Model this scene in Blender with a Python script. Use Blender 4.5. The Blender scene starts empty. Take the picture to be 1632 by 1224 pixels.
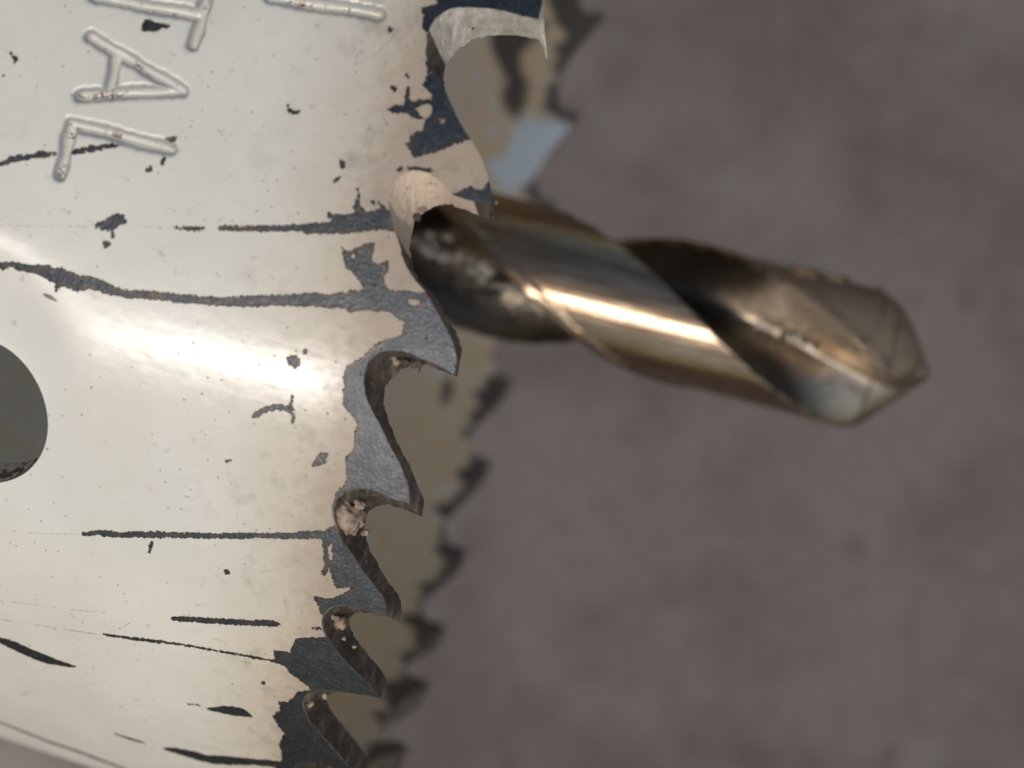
import bpy, bmesh, math
import numpy as np
from mathutils import Vector

# ---------------------------------------------------------------- camera, sky, sun, exposure
sc = bpy.context.scene
cam = bpy.data.cameras.new('camera'); co = bpy.data.objects.new('camera', cam); sc.collection.objects.link(co)
co.location = (0, 0, 45.0)                       # looking straight down, 1 unit = 1 cm
cam.lens = 50; cam.sensor_fit = 'HORIZONTAL'; cam.sensor_width = 40.8
cam.clip_start = .05; cam.clip_end = 2000
cam.dof.use_dof = True; cam.dof.focus_distance = 3.33; cam.dof.aperture_fstop = .72
sc.camera = co
SUN = Vector((-.21, -.545, 1.0)).normalized()     # direction towards the sun
w = bpy.data.worlds.new('World'); sc.world = w; w.use_nodes = True
nt = w.node_tree; bg = nt.nodes['Background']
sky = nt.nodes.new('ShaderNodeTexSky'); sky.sky_type = 'NISHITA'; sky.sun_disc = False
sky.sun_elevation = math.asin(SUN.z); sky.sun_rotation = math.atan2(SUN.x, SUN.y)
sky.dust_density = 3.0; sky.air_density = 2.0
nt.links.new(sky.outputs[0], bg.inputs[0]); bg.inputs[1].default_value = .15
sl = bpy.data.lights.new('sun', 'SUN'); so = bpy.data.objects.new('sun', sl); sc.collection.objects.link(so)
sl.energy = 2.3; sl.angle = math.radians(.6); sl.color = (1, .955, .90)
so.rotation_euler = SUN.to_track_quat('Z', 'Y').to_euler(); so.location = (0, 0, 40)
sc.view_settings.view_transform = 'Standard'; sc.view_settings.look = 'None'
sc.view_settings.exposure = -0.84; sc.view_settings.gamma = 1; sc.view_settings.use_curve_mapping = False
FLIP = False
GROOVE = .24

# ---------------------------------------------------------------- measurements of the saw wall, mm along the girth and along the axis
FARB = [[[84.2,-4.261],[87.027,-2.741],[87.601,-0.579],[86.883,0.076],[85.305,-0.831],[83.004,-1.858],[82.377,-3.472],[82.741,-4.412]]]
OUT = [[-3.902,-0.14],[-3.879,-0.413],[-3.88,-0.722],[-3.881,-1.156],[-3.805,-1.632],[-3.68,-2.111],[-3.553,-2.31],[-3.393,-2.453],[-3.188,-2.553],[-2.983,-2.591],[-2.682,-2.573],[-2.402,-2.483],[-2.19,-2.38],[-1.968,-2.198],[-1.728,-1.904],[-1.212,-1.538],[-0.841,-1.165],[-0.492,-0.776],[-0.106,-0.477],[0.265,-0.252],[0.753,-0.066],[0.757,-0.448],[0.758,-0.755],[0.747,-1.018],[0.626,-1.203],[0.486,-1.438],[0.372,-1.713],[0.372,-1.959],[0.426,-2.145],[0.574,-2.338],[0.84,-2.486],[1.181,-2.508],[1.529,-2.375],[1.784,-2.235],[2.179,-1.983],[2.492,-1.83],[2.783,-1.589],[3.003,-1.304],[3.265,-0.939],[3.595,-0.658],[3.882,-0.386],[4.183,-0.162],[4.53,0.008],[4.861,0.008],[4.752,-0.422],[4.709,-0.682],[4.673,-0.908],[4.649,-1.117],[4.627,-1.278],[4.674,-1.642],[4.841,-1.923],[5.088,-2.081],[5.387,-2.125],[5.666,-2.089],[5.914,-1.988],[6.203,-1.793],[6.514,-1.514],[6.884,-1.254],[7.235,-0.942],[7.571,-0.681],[7.917,-0.472],[8.382,-0.354],[8.371,-0.711],[8.306,-1.014],[8.259,-1.345],[8.321,-1.72],[8.485,-2.019],[8.712,-2.192],[8.995,-2.238],[9.291,-2.162],[9.562,-2.051],[9.791,-1.906],[10.108,-1.614],[10.564,-1.207],[10.954,-0.81],[11.262,-0.508],[11.532,-0.388],[11.797,-0.336],[11.832,-0.667],[11.797,-1.009],[11.798,-1.397],[11.924,-1.717],[12.178,-1.936],[12.504,-1.971],[12.856,-1.898],[13.158,-1.723],[13.49,-1.448],[13.863,-1.063],[14.258,-0.605],[14.55,-0.276],[14.763,-0.09],[14.801,-0.42],[14.866,-0.819],[14.973,-1.392],[15.165,-1.844],[15.451,-2.114],[15.838,-2.172],[16.29,-2.083],[16.768,-1.829],[17.261,-1.426],[17.789,-1.026],[18.49,-0.535],[18.942,-0.161]]
INN = [[-3.856,-0.044],[-3.89,-0.309],[-3.862,-0.671],[-3.771,-1.001],[-3.684,-1.316],[-3.444,-1.673],[-3.25,-1.865],[-3.041,-1.989],[-2.84,-2.082],[-2.596,-2.149],[-2.224,-2.119],[-2.162,-2.095],[-2.084,-2.067],[-1.888,-1.963],[-1.675,-1.747],[-1.185,-1.46],[-0.841,-1.165],[-0.492,-0.776],[-0.106,-0.477],[0.265,-0.252],[0.993,-0.003],[0.982,-0.34],[0.917,-0.722],[0.879,-1.081],[0.875,-1.257],[0.981,-1.47],[1.11,-1.647],[1.344,-1.845],[1.462,-1.913],[1.587,-1.947],[1.879,-1.926],[2.122,-1.901],[2.274,-1.849],[2.458,-1.79],[2.575,-1.731],[2.693,-1.672],[2.861,-1.552],[3.061,-1.277],[3.303,-0.921],[3.614,-0.649],[3.882,-0.386],[4.183,-0.162],[4.53,0.008],[5.165,0.009],[5.107,-0.408],[5.066,-0.636],[5.043,-0.803],[5.081,-1.005],[5.159,-1.166],[5.295,-1.347],[5.451,-1.476],[5.679,-1.607],[5.874,-1.681],[6.124,-1.695],[6.354,-1.631],[6.56,-1.541],[7.103,-1.234],[7.391,-1.029],[7.681,-0.823],[8.187,-0.442],[8.808,-0.088],[9.258,-0.058],[9.211,-0.388],[9.166,-0.69],[9.16,-0.993],[9.227,-1.149],[9.352,-1.302],[9.484,-1.407],[9.638,-1.482],[9.984,-1.466],[10.215,-1.419],[10.515,-1.319],[10.981,-1.022],[11.498,-0.652],[11.747,-0.4],[12.006,-0.167],[12.427,-0.049],[12.838,-0.073],[12.809,-0.394],[12.838,-0.741],[12.887,-1.08],[12.937,-1.221],[13.055,-1.347],[13.272,-1.407],[13.533,-1.375],[13.893,-1.188],[14.253,-0.903],[14.671,-0.535],[15.149,-0.137],[15.657,-0.034],[16.177,-0.048],[16.227,-0.439],[16.303,-0.926],[16.426,-1.343],[16.521,-1.521],[16.718,-1.674],[16.971,-1.73],[17.431,-1.565],[17.892,-1.286],[18.439,-0.941],[19.011,-0.574],[20.226,-0.104],[21.261,-0.13]]
TIPS = [0,20,43,61,77,90,102]
GULS = [9,31,52,68,83,96]
GEN = [18.942,23.723,28.503,33.284,38.065,42.846,48.695,53.127,58.695,64.969,70.479,76.25,82.021,87.792,94.123,99.4,104.677,109.954,115.231,120.509,125.786,131.063,136.34,141.617,146.895]
PROF = [[-0.031,-0.442],[-0.043,-0.706],[-0.053,-0.936],[-0.06,-1.147],[-0.067,-1.31],[-0.053,-1.669],[-0.006,-1.933],[0.064,-2.066],[0.149,-2.08],[0.228,-2.014],[0.299,-1.888],[0.381,-1.663],[0.469,-1.352],[0.574,-1.054],[0.674,-0.706],[0.769,-0.41],[0.868,-0.165]]
PROFI = [[0.07,-0.391],[0.058,-0.623],[0.051,-0.793],[0.062,-0.991],[0.084,-1.144],[0.123,-1.311],[0.168,-1.424],[0.232,-1.532],[0.288,-1.585],[0.359,-1.573],[0.424,-1.486],[0.482,-1.374],[0.637,-1.012],[0.718,-0.777],[0.801,-0.541],[0.944,-0.108],[1.121,0.311]]
BARE = [[[-4.663,-2.95],[-3.801,-2.717],[-3.746,-2.609],[-3.658,-2.539],[-3.497,-2.931],[-3.352,-2.86],[-3.31,-2.772],[-3.184,-2.815],[-2.963,-2.733],[-2.912,-2.618],[-2.499,-2.539],[-2.259,-2.418],[-2.223,-2.559],[-2.116,-2.36],[-1.964,-2.397],[-1.968,-2.26],[-1.813,-2.373],[-1.713,-2.331],[-1.609,-2.373],[-1.515,-2.125],[-1.32,-2.095],[-1.281,-2.341],[-1.157,-2.554],[-1.343,-2.68],[-1.281,-2.741],[-1.062,-2.684],[-0.989,-2.911],[-0.855,-3.014],[-0.802,-2.916],[-0.902,-2.642],[-0.804,-2.416],[-0.842,-2.172],[-1.033,-2.43],[-1.175,-2.298],[-1.277,-2.078],[-1.091,-1.983],[-0.808,-2.094],[-0.554,-2.12],[-0.435,-2.412],[-0.243,-2.347],[-0.157,-2.417],[0.081,-2.141],[-0.013,-1.95],[-0.154,-1.694],[-0.381,-1.399],[-0.631,-1.019],[-0.656,-0.734],[-1.092,-1.153],[-1.86,-1.815],[-2.249,-2.149],[-3.149,-2.388],[-3.637,-1.898],[-3.831,0.218],[-5.496,0.113]],[[1.921,-2.232],[1.925,-2.431],[2.121,-3.032],[2.231,-3.259],[2.472,-4.311],[2.321,-4.378],[2.197,-4.129],[2.022,-3.613],[1.958,-3.783],[1.854,-3.855],[1.854,-3.553],[1.693,-3.09],[1.586,-3.271],[1.407,-3.254],[1.506,-3.136],[1.628,-2.952],[1.527,-2.73],[1.436,-2.49],[1.45,-2.117],[1.862,-1.938]],[[3.506,-9.305],[3.369,-9.065],[3.277,-9.005],[3.148,-8.797],[3.111,-8.647],[3.271,-8.488],[3.364,-8.673],[3.548,-8.793],[3.684,-8.718],[3.732,-8.787],[3.563,-8.853],[3.554,-9.185]],[[-1.372,-9.272],[-1.549,-9.195],[-1.591,-9.029],[-1.505,-8.958],[-1.552,-8.769],[-1.516,-8.608],[-1.418,-8.778],[-1.307,-8.903],[-1.254,-9.24]],[[-0.049,-12.25],[0.04,-12.108],[0.108,-11.949],[0.256,-11.981],[0.116,-12.103]],[[1.893,-8.307],[1.809,-8.217],[1.914,-8.146],[2.008,-8.218],[1.958,-8.323]],[[1.109,-8.072],[0.995,-7.773],[1.126,-7.835]],[[0.552,-3.839],[0.659,-3.719],[0.818,-3.74],[0.688,-3.835]],[[1.088,-3.904],[0.94,-3.741],[1.048,-3.745],[1.116,-3.836]],[[2.562,-3.329],[2.663,-3.181],[2.54,-2.993],[2.387,-2.813],[2.267,-2.579],[2.509,-2.567],[2.704,-2.551],[2.747,-2.417],[2.641,-2.18],[2.789,-2.098],[2.992,-2.173],[3.166,-2.132],[3.3,-1.991],[3.619,-2.211],[3.525,-2.451],[3.329,-2.59],[3.166,-2.861],[3.039,-2.968],[3.04,-3.092],[2.862,-3.18],[2.685,-3.268]],[[3.538,-2.929],[3.497,-2.706],[3.408,-2.478],[3.254,-2.297],[3.123,-2.142],[3.286,-1.995],[3.219,-1.608],[3.177,-1.2],[3.023,-0.959],[4.248,0.189],[5.065,0.384],[4.932,-0.505],[5.036,-1.028],[5.547,-1.148],[8.02,0.181],[8.687,0.32],[8.609,-0.341],[8.408,-1.187],[8.799,-2.183],[8.663,-2.207],[8.472,-2.096],[8.195,-1.986],[7.947,-2.032],[7.666,-2.134],[7.328,-1.96],[6.946,-2.036],[6.685,-1.994],[6.537,-2.119],[6.363,-2.392],[6.008,-2.529],[5.778,-2.514],[5.606,-2.597],[5.31,-2.566],[5.041,-2.264],[4.665,-2.034],[4.429,-1.728],[4.254,-1.411],[3.948,-1.435],[3.782,-1.878],[3.783,-2.189],[3.898,-2.458],[4.051,-2.812]],[[9.806,-2.372],[9.527,-2.057],[9.688,-1.849],[10.767,-0.344],[11.75,0.413],[11.988,-0.305],[12.02,-1.364],[12.399,-1.855],[12.308,-2.037],[12.154,-2.091],[11.821,-2.238],[11.739,-1.794],[11.627,-1.641],[11.181,-1.273],[11.329,-1.736],[11.213,-1.82],[10.955,-1.893],[10.795,-2.017],[11.096,-2.089],[11.069,-2.193],[10.735,-2.143],[10.19,-2.261]],[[0.575,-0.878],[0.427,-0.655],[0.477,-0.489],[0.38,-0.345],[0.269,-0.327],[0.082,-0.008],[1.21,0.357],[1.016,-0.689],[0.773,-1.119]],[[13.357,-2.546],[13.048,-1.736],[13.809,-0.983],[14.581,0.607],[15.069,-0.831],[15.325,-1.874],[15.078,-2.057],[14.907,-2.287],[14.758,-2.566],[14.51,-2.783],[14.471,-3.14],[14.292,-3.066],[14.002,-3.144],[14.003,-2.951],[13.943,-2.659],[13.716,-2.63]],[[15.466,-2.346],[15.118,-1.893],[15.431,-1.864],[16.252,-1.795],[20.183,1.147],[24.596,-3.772],[20.653,-3.072],[19.711,-2.773],[19.007,-2.57],[18.188,-2.708],[17.566,-2.581],[17.309,-2.724],[16.846,-2.95],[16.38,-2.736],[16.084,-2.863],[16.0,-2.541]],[[5.502,-4.038],[5.406,-3.915],[5.435,-3.72],[5.603,-3.686],[5.71,-3.79],[5.643,-3.962]],[[5.216,-3.671],[5.181,-3.599],[5.253,-3.569],[5.302,-3.637]],[[8.05,-2.899],[7.701,-2.818],[7.629,-2.558],[7.899,-2.604],[7.991,-2.748]],[[8.524,-5.089],[8.416,-4.829],[8.558,-5.019]],[[11.698,-4.689],[11.687,-4.589],[11.776,-4.545],[11.833,-4.658]],[[15.364,-3.343],[15.38,-3.252],[15.521,-3.261],[15.504,-3.352]]]
ISL = [[[10.084,-2.162],[10.082,-2.03],[10.536,-1.941],[10.626,-2.043]],[[3.331,-1.566],[3.337,-1.223],[3.446,-1.166],[3.531,-1.379]],[[-0.841,-2.149],[-0.841,-2.087],[-0.779,-2.086],[-0.779,-2.148]],[[-0.928,-1.802],[-0.968,-1.644],[-0.877,-1.635],[-0.833,-1.747]],[[2.677,-3.053],[2.612,-2.976],[2.785,-2.935],[2.775,-3.015]]]
SCR = [[[2.828,-6.284,0.0522],[2.746,-5.834,0.067],[2.599,-5.245,0.0594],[2.364,-4.368,0.0668],[2.203,-3.786,0.0741]],[[3.087,-7.32,0.0225],[3.057,-7.014,0.0523],[2.949,-6.647,0.0149]],[[3.888,-8.914,0.0765],[3.891,-8.866,0.0765]],[[0.577,-12.222,0.0302],[0.588,-12.204,0.0302]],[[2.668,-11.808,0.0517],[2.463,-11.536,0.0666],[2.327,-11.171,0.0593],[2.162,-10.815,0.0593],[2.11,-10.543,0.0298]],[[1.967,-10.152,0.037],[1.803,-9.798,0.0667],[1.654,-9.441,0.0593],[1.519,-9.082,0.0223]],[[1.704,-7.977,0.045],[1.537,-7.923,0.015]],[[-0.371,-5.374,0.0149],[-0.262,-5.315,0.0186],[-0.23,-5.198,0.0187],[-0.291,-5.075,0.015]],[[5.069,-11.368,0.0906],[4.98,-11.143,0.0694],[4.993,-10.79,0.0852],[4.919,-10.341,0.1396],[4.954,-9.921,0.204],[4.996,-9.501,0.2172],[4.907,-9.056,0.155],[4.959,-8.579,0.1171],[4.95,-8.112,0.0925],[4.818,-7.441,0.0996],[4.716,-6.765,0.0918],[4.58,-5.925,0.0913],[4.424,-5.376,0.1211],[4.269,-4.828,0.1209],[4.131,-4.284,0.1282],[3.964,-3.752,0.1431],[3.881,-3.303,0.1505],[3.72,-2.732,0.2102],[3.59,-2.218,0.2699]],[[5.181,-9.883,0.0772],[5.26,-9.886,0.0618]],[[11.736,-8.496,0.0568],[11.581,-8.129,0.0778],[11.481,-7.582,0.0776],[11.135,-6.5,0.0855],[10.812,-5.322,0.0657],[10.454,-4.146,0.0737],[10.101,-3.001,0.0817],[9.873,-2.311,0.1078]],[[13.843,-5.929,0.0801],[13.622,-5.186,0.0905],[13.35,-4.159,0.0996],[13.045,-3.158,0.0864]],[[15.265,-8.043,0.0135],[15.198,-7.679,0.0334],[15.061,-7.009,0.0523],[14.915,-6.379,0.0516],[14.745,-5.488,0.0384],[14.63,-4.601,0.0318],[14.518,-3.72,0.0376],[14.425,-3.02,0.0372]],[[16.911,-11.099,0.1481],[16.97,-10.822,0.2236],[17.083,-10.457,0.2444],[17.196,-10.09,0.2449],[17.24,-9.715,0.2214],[17.248,-9.336,0.1425],[17.192,-8.894,0.0517]],[[17.404,-4.861,0.0463],[17.285,-4.56,0.1372],[17.159,-4.243,0.2012],[17.072,-3.871,0.1957],[17.126,-3.59,0.0499]],[[20.893,-6.327,0.1025],[20.769,-5.909,0.231],[20.67,-5.395,0.3115],[20.624,-4.886,0.2725],[20.142,-4.164,0.2537],[19.813,-3.562,0.1942],[19.335,-2.582,0.185]],[[20.972,-7.975,0.045],[21.008,-7.568,0.088],[20.955,-7.049,0.0423]],[[23.977,-12.49,0.1046],[24.24,-11.663,0.1374],[24.52,-10.835,0.1748],[24.49,-9.938,0.1708],[24.675,-9.083,0.1814],[24.909,-8.122,0.1929]],[[11.425,-6.662,0.0242],[11.775,-6.737,0.0404]],[[7.155,-4.536,0.0618],[6.974,-4.36,0.0622],[6.773,-4.045,0.0633],[6.743,-3.812,0.0574],[6.837,-3.667,0.0412]],[[6.413,-3.715,0.0231],[6.636,-3.72,0.0314],[6.825,-3.621,0.0476],[7.047,-3.579,0.055]],[[17.446,-5.465,0.0321],[17.339,-5.124,0.0159]],[[0.477,-2.439,0.0446],[0.416,-2.378,0.0298]],[[0.38,-2.233,0.0371],[0.347,-2.103,0.0371],[0.3,-1.67,0.0371],[0.285,-1.735,0.0296]],[[1.322,-2.704,0.0224],[1.419,-2.603,0.0373],[1.508,-2.473,0.0596]],[[1.129,-3.276,0.0225],[1.352,-3.19,0.0374]],[[12.855,-2.155,0.0212],[12.781,-1.942,0.0317]],[[10.157,-1.523,0.004],[10.249,-1.574,0.0041]],[[-0.608,-3.073,0.0297],[-0.539,-2.978,0.0223]],[[-1.358,-2.684,0.0298],[-1.479,-2.701,0.0224]],[[-1.391,-3.047,0.0522],[-1.354,-3.007,0.0447]],[[-2.751,-3.489,0.0388],[-2.774,-3.464,0.0311]],[[-1.787,-2.844,0.0224],[-1.71,-2.777,0.0224]],[[1.358,-2.849,0.0299],[1.383,-2.827,0.0299]]]
FAINT = [[[4.109,-11.53,0.0121],[3.595,-9.413,0.012],[3.087,-7.32,0.0119]],[[1.01,-7.77,0.0074],[0.719,-6.784,0.0074],[0.45,-5.766,0.0074]],[[2.237,-11.427,0.0099],[1.384,-11.384,0.0099],[0.452,-11.344,0.0099]],[[14.997,-10.896,0.0171],[14.748,-9.794,0.0167],[14.534,-8.708,0.0163],[14.32,-7.812,0.0158]],[[15.855,-10.976,0.0264],[15.608,-9.665,0.0255],[15.315,-8.099,0.0245]],[[9.283,-4.865,0.0085],[9.933,-4.562,0.0085],[10.649,-4.404,0.0084]],[[9.124,-4.314,0.0086],[10.072,-3.766,0.0087]],[[12.337,-10.784,0.0155],[12.112,-9.751,0.0151],[11.777,-8.562,0.0147]],[[14.819,-7.457,0.0287],[14.471,-7.153,0.0189]],[[9.792,-5.986,0.0232],[9.798,-5.688,0.0139]],[[-1.659,-4.153,0.0122],[-2.102,-3.654,0.0122],[-2.849,-3.236,0.0123]],[[-1.991,-4.088,0.015],[-1.67,-4.11,0.015]],[[-1.329,-3.293,0.0119],[-1.688,-3.42,0.012],[-2.02,-3.354,0.0121]],[[4.005,-11.548,0.0096],[3.626,-11.144,0.0096],[3.322,-10.729,0.0096]],[[3.914,-6.126,0.0233],[4.02,-5.994,0.0156]],[[7.624,-6.919,0.0045],[7.627,-6.059,0.0111],[7.635,-5.2,0.0033]],[[0.949,-6.823,0.002],[0.729,-6.026,0.0051],[0.456,-5.244,0.0015]],[[-1.583,-6.794,0.0035],[-0.8,-6.959,0.0087],[0.035,-7.116,0.0026]],[[8.087,-10.849,0.0046],[8.106,-10.701,0.0115],[8.159,-10.549,0.0035]],[[1.145,-6.975,0.0031],[1.045,-6.733,0.0078],[0.917,-6.499,0.0023]],[[2.773,-7.763,0.0025],[2.701,-7.622,0.0064],[2.704,-7.465,0.0019]],[[4.149,-4.757,0.0045],[4.226,-4.3,0.0112],[4.242,-3.856,0.0034]],[[2.593,-11.818,0.002],[2.638,-11.669,0.0051],[2.659,-11.523,0.0015]],[[1.975,-5.144,0.0018],[1.941,-4.997,0.0046],[1.924,-4.847,0.0014]],[[-0.521,-4.52,0.0037],[-0.623,-4.397,0.0091],[-0.67,-4.261,0.0027]],[[17.995,-5.763,0.0067],[17.922,-5.434,0.0169],[17.894,-5.107,0.0051]],[[-2.897,-4.576,0.0024],[-2.91,-4.226,0.006],[-3.013,-3.901,0.0018]],[[7.587,-5.571,0.0028],[7.68,-5.429,0.0071],[7.72,-5.295,0.0021]],[[3.339,-8.769,0.0018],[3.328,-8.619,0.0046],[3.339,-8.465,0.0014]],[[-0.03,-7.0,0.0028],[0.124,-6.181,0.0071],[0.255,-5.37,0.0021]],[[2.259,-9.161,0.0023],[2.36,-8.912,0.0056],[2.44,-8.669,0.0017]],[[9.825,-5.698,0.0031],[10.828,-5.857,0.0079],[11.99,-6.028,0.0024]],[[20.386,-11.236,0.0088],[19.945,-10.804,0.0216],[19.541,-10.388,0.0063]],[[15.916,-5.622,0.0062],[15.966,-5.45,0.0156],[15.963,-5.278,0.0046]],[[-0.889,-7.281,0.0018],[-0.81,-7.04,0.0046],[-0.69,-6.789,0.0014]],[[-0.766,-8.731,0.0021],[-1.027,-8.612,0.0052],[-1.224,-8.477,0.0016]],[[3.659,-7.635,0.0043],[3.576,-7.378,0.0107],[3.496,-7.121,0.0032]],[[3.536,-8.478,0.0037],[3.462,-8.337,0.0094],[3.42,-8.191,0.0028]],[[-1.657,-4.158,0.0043],[-1.791,-3.882,0.0108],[-1.967,-3.618,0.0032]],[[11.677,-4.081,0.0052],[11.409,-3.614,0.0129],[11.164,-3.149,0.0038]],[[13.064,-3.101,0.0034],[12.909,-2.972,0.0084],[12.734,-2.847,0.0025]],[[-0.775,-7.311,0.0038],[-0.692,-7.431,0.0095],[-0.59,-7.547,0.0029]],[[7.348,-4.412,0.0034],[6.862,-3.656,0.0083],[6.42,-2.903,0.0025]],[[-0.662,-11.837,0.0035],[-0.66,-11.68,0.0087],[-0.732,-11.542,0.0026]],[[-1.19,-10.507,0.0039],[-1.401,-10.106,0.0098],[-1.585,-9.699,0.003]],[[5.451,-3.04,0.0037],[5.316,-2.796,0.0092],[5.236,-2.542,0.0028]],[[12.809,-6.599,0.0044],[13.104,-6.472,0.0109],[13.457,-6.344,0.0033]],[[7.209,-9.841,0.0025],[7.226,-9.689,0.0064],[7.253,-9.535,0.0019]],[[2.098,-9.51,0.0032],[1.937,-8.686,0.0079],[1.747,-7.872,0.0024]],[[12.774,-3.846,0.0051],[12.792,-2.929,0.0127],[12.764,-2.02,0.0038]],[[4.406,-8.982,0.0029],[4.322,-8.841,0.0072],[4.293,-8.69,0.0022]],[[1.939,-5.233,0.0021],[1.992,-5.491,0.0052],[2.112,-5.733,0.0016]],[[8.938,-5.98,0.0024],[9.452,-6.174,0.0061],[9.984,-6.372,0.0018]],[[-1.04,-11.142,0.0039],[-0.938,-10.31,0.0098],[-0.843,-9.481,0.0029]],[[5.451,-2.894,0.0041],[5.468,-2.62,0.0102],[5.41,-2.361,0.0031]],[[18.39,-10.361,0.0067],[17.099,-9.217,0.016],[16.058,-8.18,0.0046]],[[14.238,-5.179,0.0059],[14.194,-4.669,0.0148],[14.236,-4.155,0.0045]],[[12.196,-3.85,0.0059],[12.332,-3.732,0.0149],[12.459,-3.614,0.0045]],[[2.776,-4.849,0.002],[2.674,-4.733,0.005],[2.582,-4.615,0.0015]],[[11.563,-5.546,0.0057],[12.02,-4.775,0.0145],[12.509,-3.995,0.0045]],[[8.128,-10.661,0.0038],[8.321,-10.458,0.0096],[8.48,-10.258,0.0029]],[[14.741,-6.445,0.0042],[15.033,-6.404,0.0106],[15.225,-6.365,0.0033]],[[0.7,-7.341,0.0028],[0.673,-6.885,0.007],[0.586,-6.445,0.0021]],[[0.725,-4.392,0.0033],[0.954,-4.35,0.0084],[1.235,-4.295,0.0025]],[[6.411,-6.359,0.0032],[6.687,-5.555,0.0079],[6.907,-4.759,0.0024]],[[6.137,-6.165,0.0034],[6.07,-5.899,0.0085],[6.019,-5.63,0.0026]],[[14.038,-1.376,0.0062],[13.781,-0.895,0.0149],[13.411,-0.436,0.0043]],[[5.934,-3.031,0.0037],[5.954,-2.87,0.0091],[5.896,-2.725,0.0027]],[[13.129,-9.526,0.004],[13.134,-9.354,0.0096],[13.079,-9.181,0.0027]],[[7.0,-8.888,0.0023],[6.921,-8.025,0.0058],[6.84,-7.164,0.0017]],[[1.881,-9.775,0.0034],[1.444,-9.06,0.0086],[1.001,-8.352,0.0026]],[[6.216,-3.472,0.0042],[6.065,-3.243,0.0105],[5.894,-3.019,0.0031]],[[1.211,-4.65,0.0026],[1.545,-4.309,0.0066],[1.806,-3.987,0.002]],[[20.866,-9.253,0.0059],[20.644,-9.018,0.0203],[20.692,-8.822,0.0074]],[[4.364,-4.133,0.0036],[4.503,-3.891,0.0091],[4.589,-3.66,0.0027]],[[8.68,-10.049,0.0023],[8.885,-10.521,0.0058],[9.091,-10.996,0.0018]],[[5.907,-4.47,0.0019],[6.195,-4.394,0.0049],[6.437,-4.327,0.0015]],[[14.795,-4.709,0.0072],[14.796,-3.751,0.0176],[14.651,-2.807,0.0051]],[[-1.177,-4.658,0.0037],[-1.2,-4.518,0.0091],[-1.15,-4.358,0.0027]],[[5.431,-10.446,0.0018],[4.99,-9.684,0.0046],[4.519,-8.937,0.0014]],[[0.401,-4.962,0.0028],[0.498,-4.13,0.0069],[0.523,-3.319,0.0021]],[[-0.526,-7.28,0.0041],[-0.425,-7.134,0.0104],[-0.395,-7.007,0.0031]],[[6.674,-2.708,0.0049],[6.762,-2.441,0.0122],[6.792,-2.186,0.0036]],[[16.541,-8.346,0.0059],[17.107,-8.282,0.0152],[17.55,-8.212,0.0048]],[[11.127,-4.228,0.0035],[11.068,-3.943,0.0088],[11.016,-3.657,0.0026]]]
RED = [[[5.503,-10.214,0.0319],[5.521,-10.035,0.0563],[5.592,-9.817,0.0162]]]
LET = [[[[[1.309,-10.336,0.2025],[1.324,-7.864,0.202]],[[1.309,-10.336,0.2061],[2.549,-10.337,0.2067]]]],[[[[-0.107,-7.912,0.1939],[-0.808,-10.391,0.1949]],[[-0.107,-7.912,0.1946],[0.605,-10.28,0.1937]],[[-0.502,-9.683,0.1964],[0.352,-9.633,0.1965]]]],[[[[-1.803,-10.575,0.2082],[-1.961,-8.009,0.2082]],[[-2.841,-7.964,0.206],[-1.23,-7.963,0.2051]]]],[[[[-2.831,-6.494,0.2213],[-3.069,-3.885,0.2219]]]]]
SLOT = [[6.919,-11.436],[6.932,-11.11],[7.144,-10.599],[7.525,-10.148],[7.932,-9.777],[8.398,-9.596],[9.001,-9.555],[9.547,-9.708],[10.048,-10.174],[10.407,-10.827],[10.542,-11.159]]
FARD = [[[92.512,-6.336],[93.303,-2.847],[92.216,-3.272],[91.562,-3.595],[90.93,-4.148],[89.893,-3.806],[88.914,-3.24],[87.707,-3.224],[86.807,-3.574],[87.114,-4.248],[87.804,-4.689],[88.925,-4.714],[89.818,-5.292],[91.029,-5.876]],[[69.798,-4.054],[69.702,-3.636],[68.511,-3.331],[68.041,-3.483],[68.368,-3.842]]]
GRIME = [[[9.373, -1.969, 0.45], 0.34, "t", [1.1, 0.9, 0.7]], [[9.686, -1.808, 0.55], 0.3, "t", [1.1, 0.9, 0.7]], [[9.462, -1.684, 0.7], 0.25, "t", [1.1, 0.9, 0.7]], [[9.793, -1.935, 0.4], 0.2, "t", [1.1, 0.9, 0.7]], [[9.717, -1.564, 0.8], 0.14, "t", [1.1, 0.9, 0.7]], [[9.551, -1.777, 0.6], 0.12, "d", [1, 1, 0.6]], [[9.001, -1.625, 0.4], 0.13, "t", [1, 1, 0.6]], [[9.915, -1.372, 0.7], 0.1, "t", [1, 1, 0.6]], [[10.737, -1.312, 0.6], 0.12, "t", [1, 1, 0.6]], [[10.574, -1.296, 0.7], 0.09, "t", [1, 1, 0.6]], [[12.964, -1.575, 0.55], 0.19, "t", [1.2, 0.8, 0.8]], [[12.64, -1.682, 0.35], 0.1, "t", [1, 1, 0.6]], [[16.247, -2.072, 0.3], 0.13, "t", [1, 1, 0.6]], [[16.41, -1.718, 0.8], 0.13, "t", [1, 0.6, 0.6]], [[13.742, -1.069, 0.6], 0.05, "t", [1, 1, 0.6]], [[14.329, -0.823, 0.55], 0.06, "t", [1, 1, 0.6]], [[14.653, -0.601, 0.8], 0.05, "t", [1, 1, 0.6]], [[13.439, -1.378, 0.5], 0.06, "t", [1, 1, 0.6]], [[4.965, -1.229, 0.45], 0.1, "d", [1, 1, 0.6]], [[4.916, -1.01, 0.5], 0.14, "d", [1, 1, 0.6]], [[4.979, -1.502, 0.4], 0.09, "t", [1, 1, 0.6]], [[1.408, -1.82, 0.5], 0.1, "d", [1, 1, 0.6]], [[0.604, -0.047, 0.4], 0.05, "t", [1, 1, 0.6]]]
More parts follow.
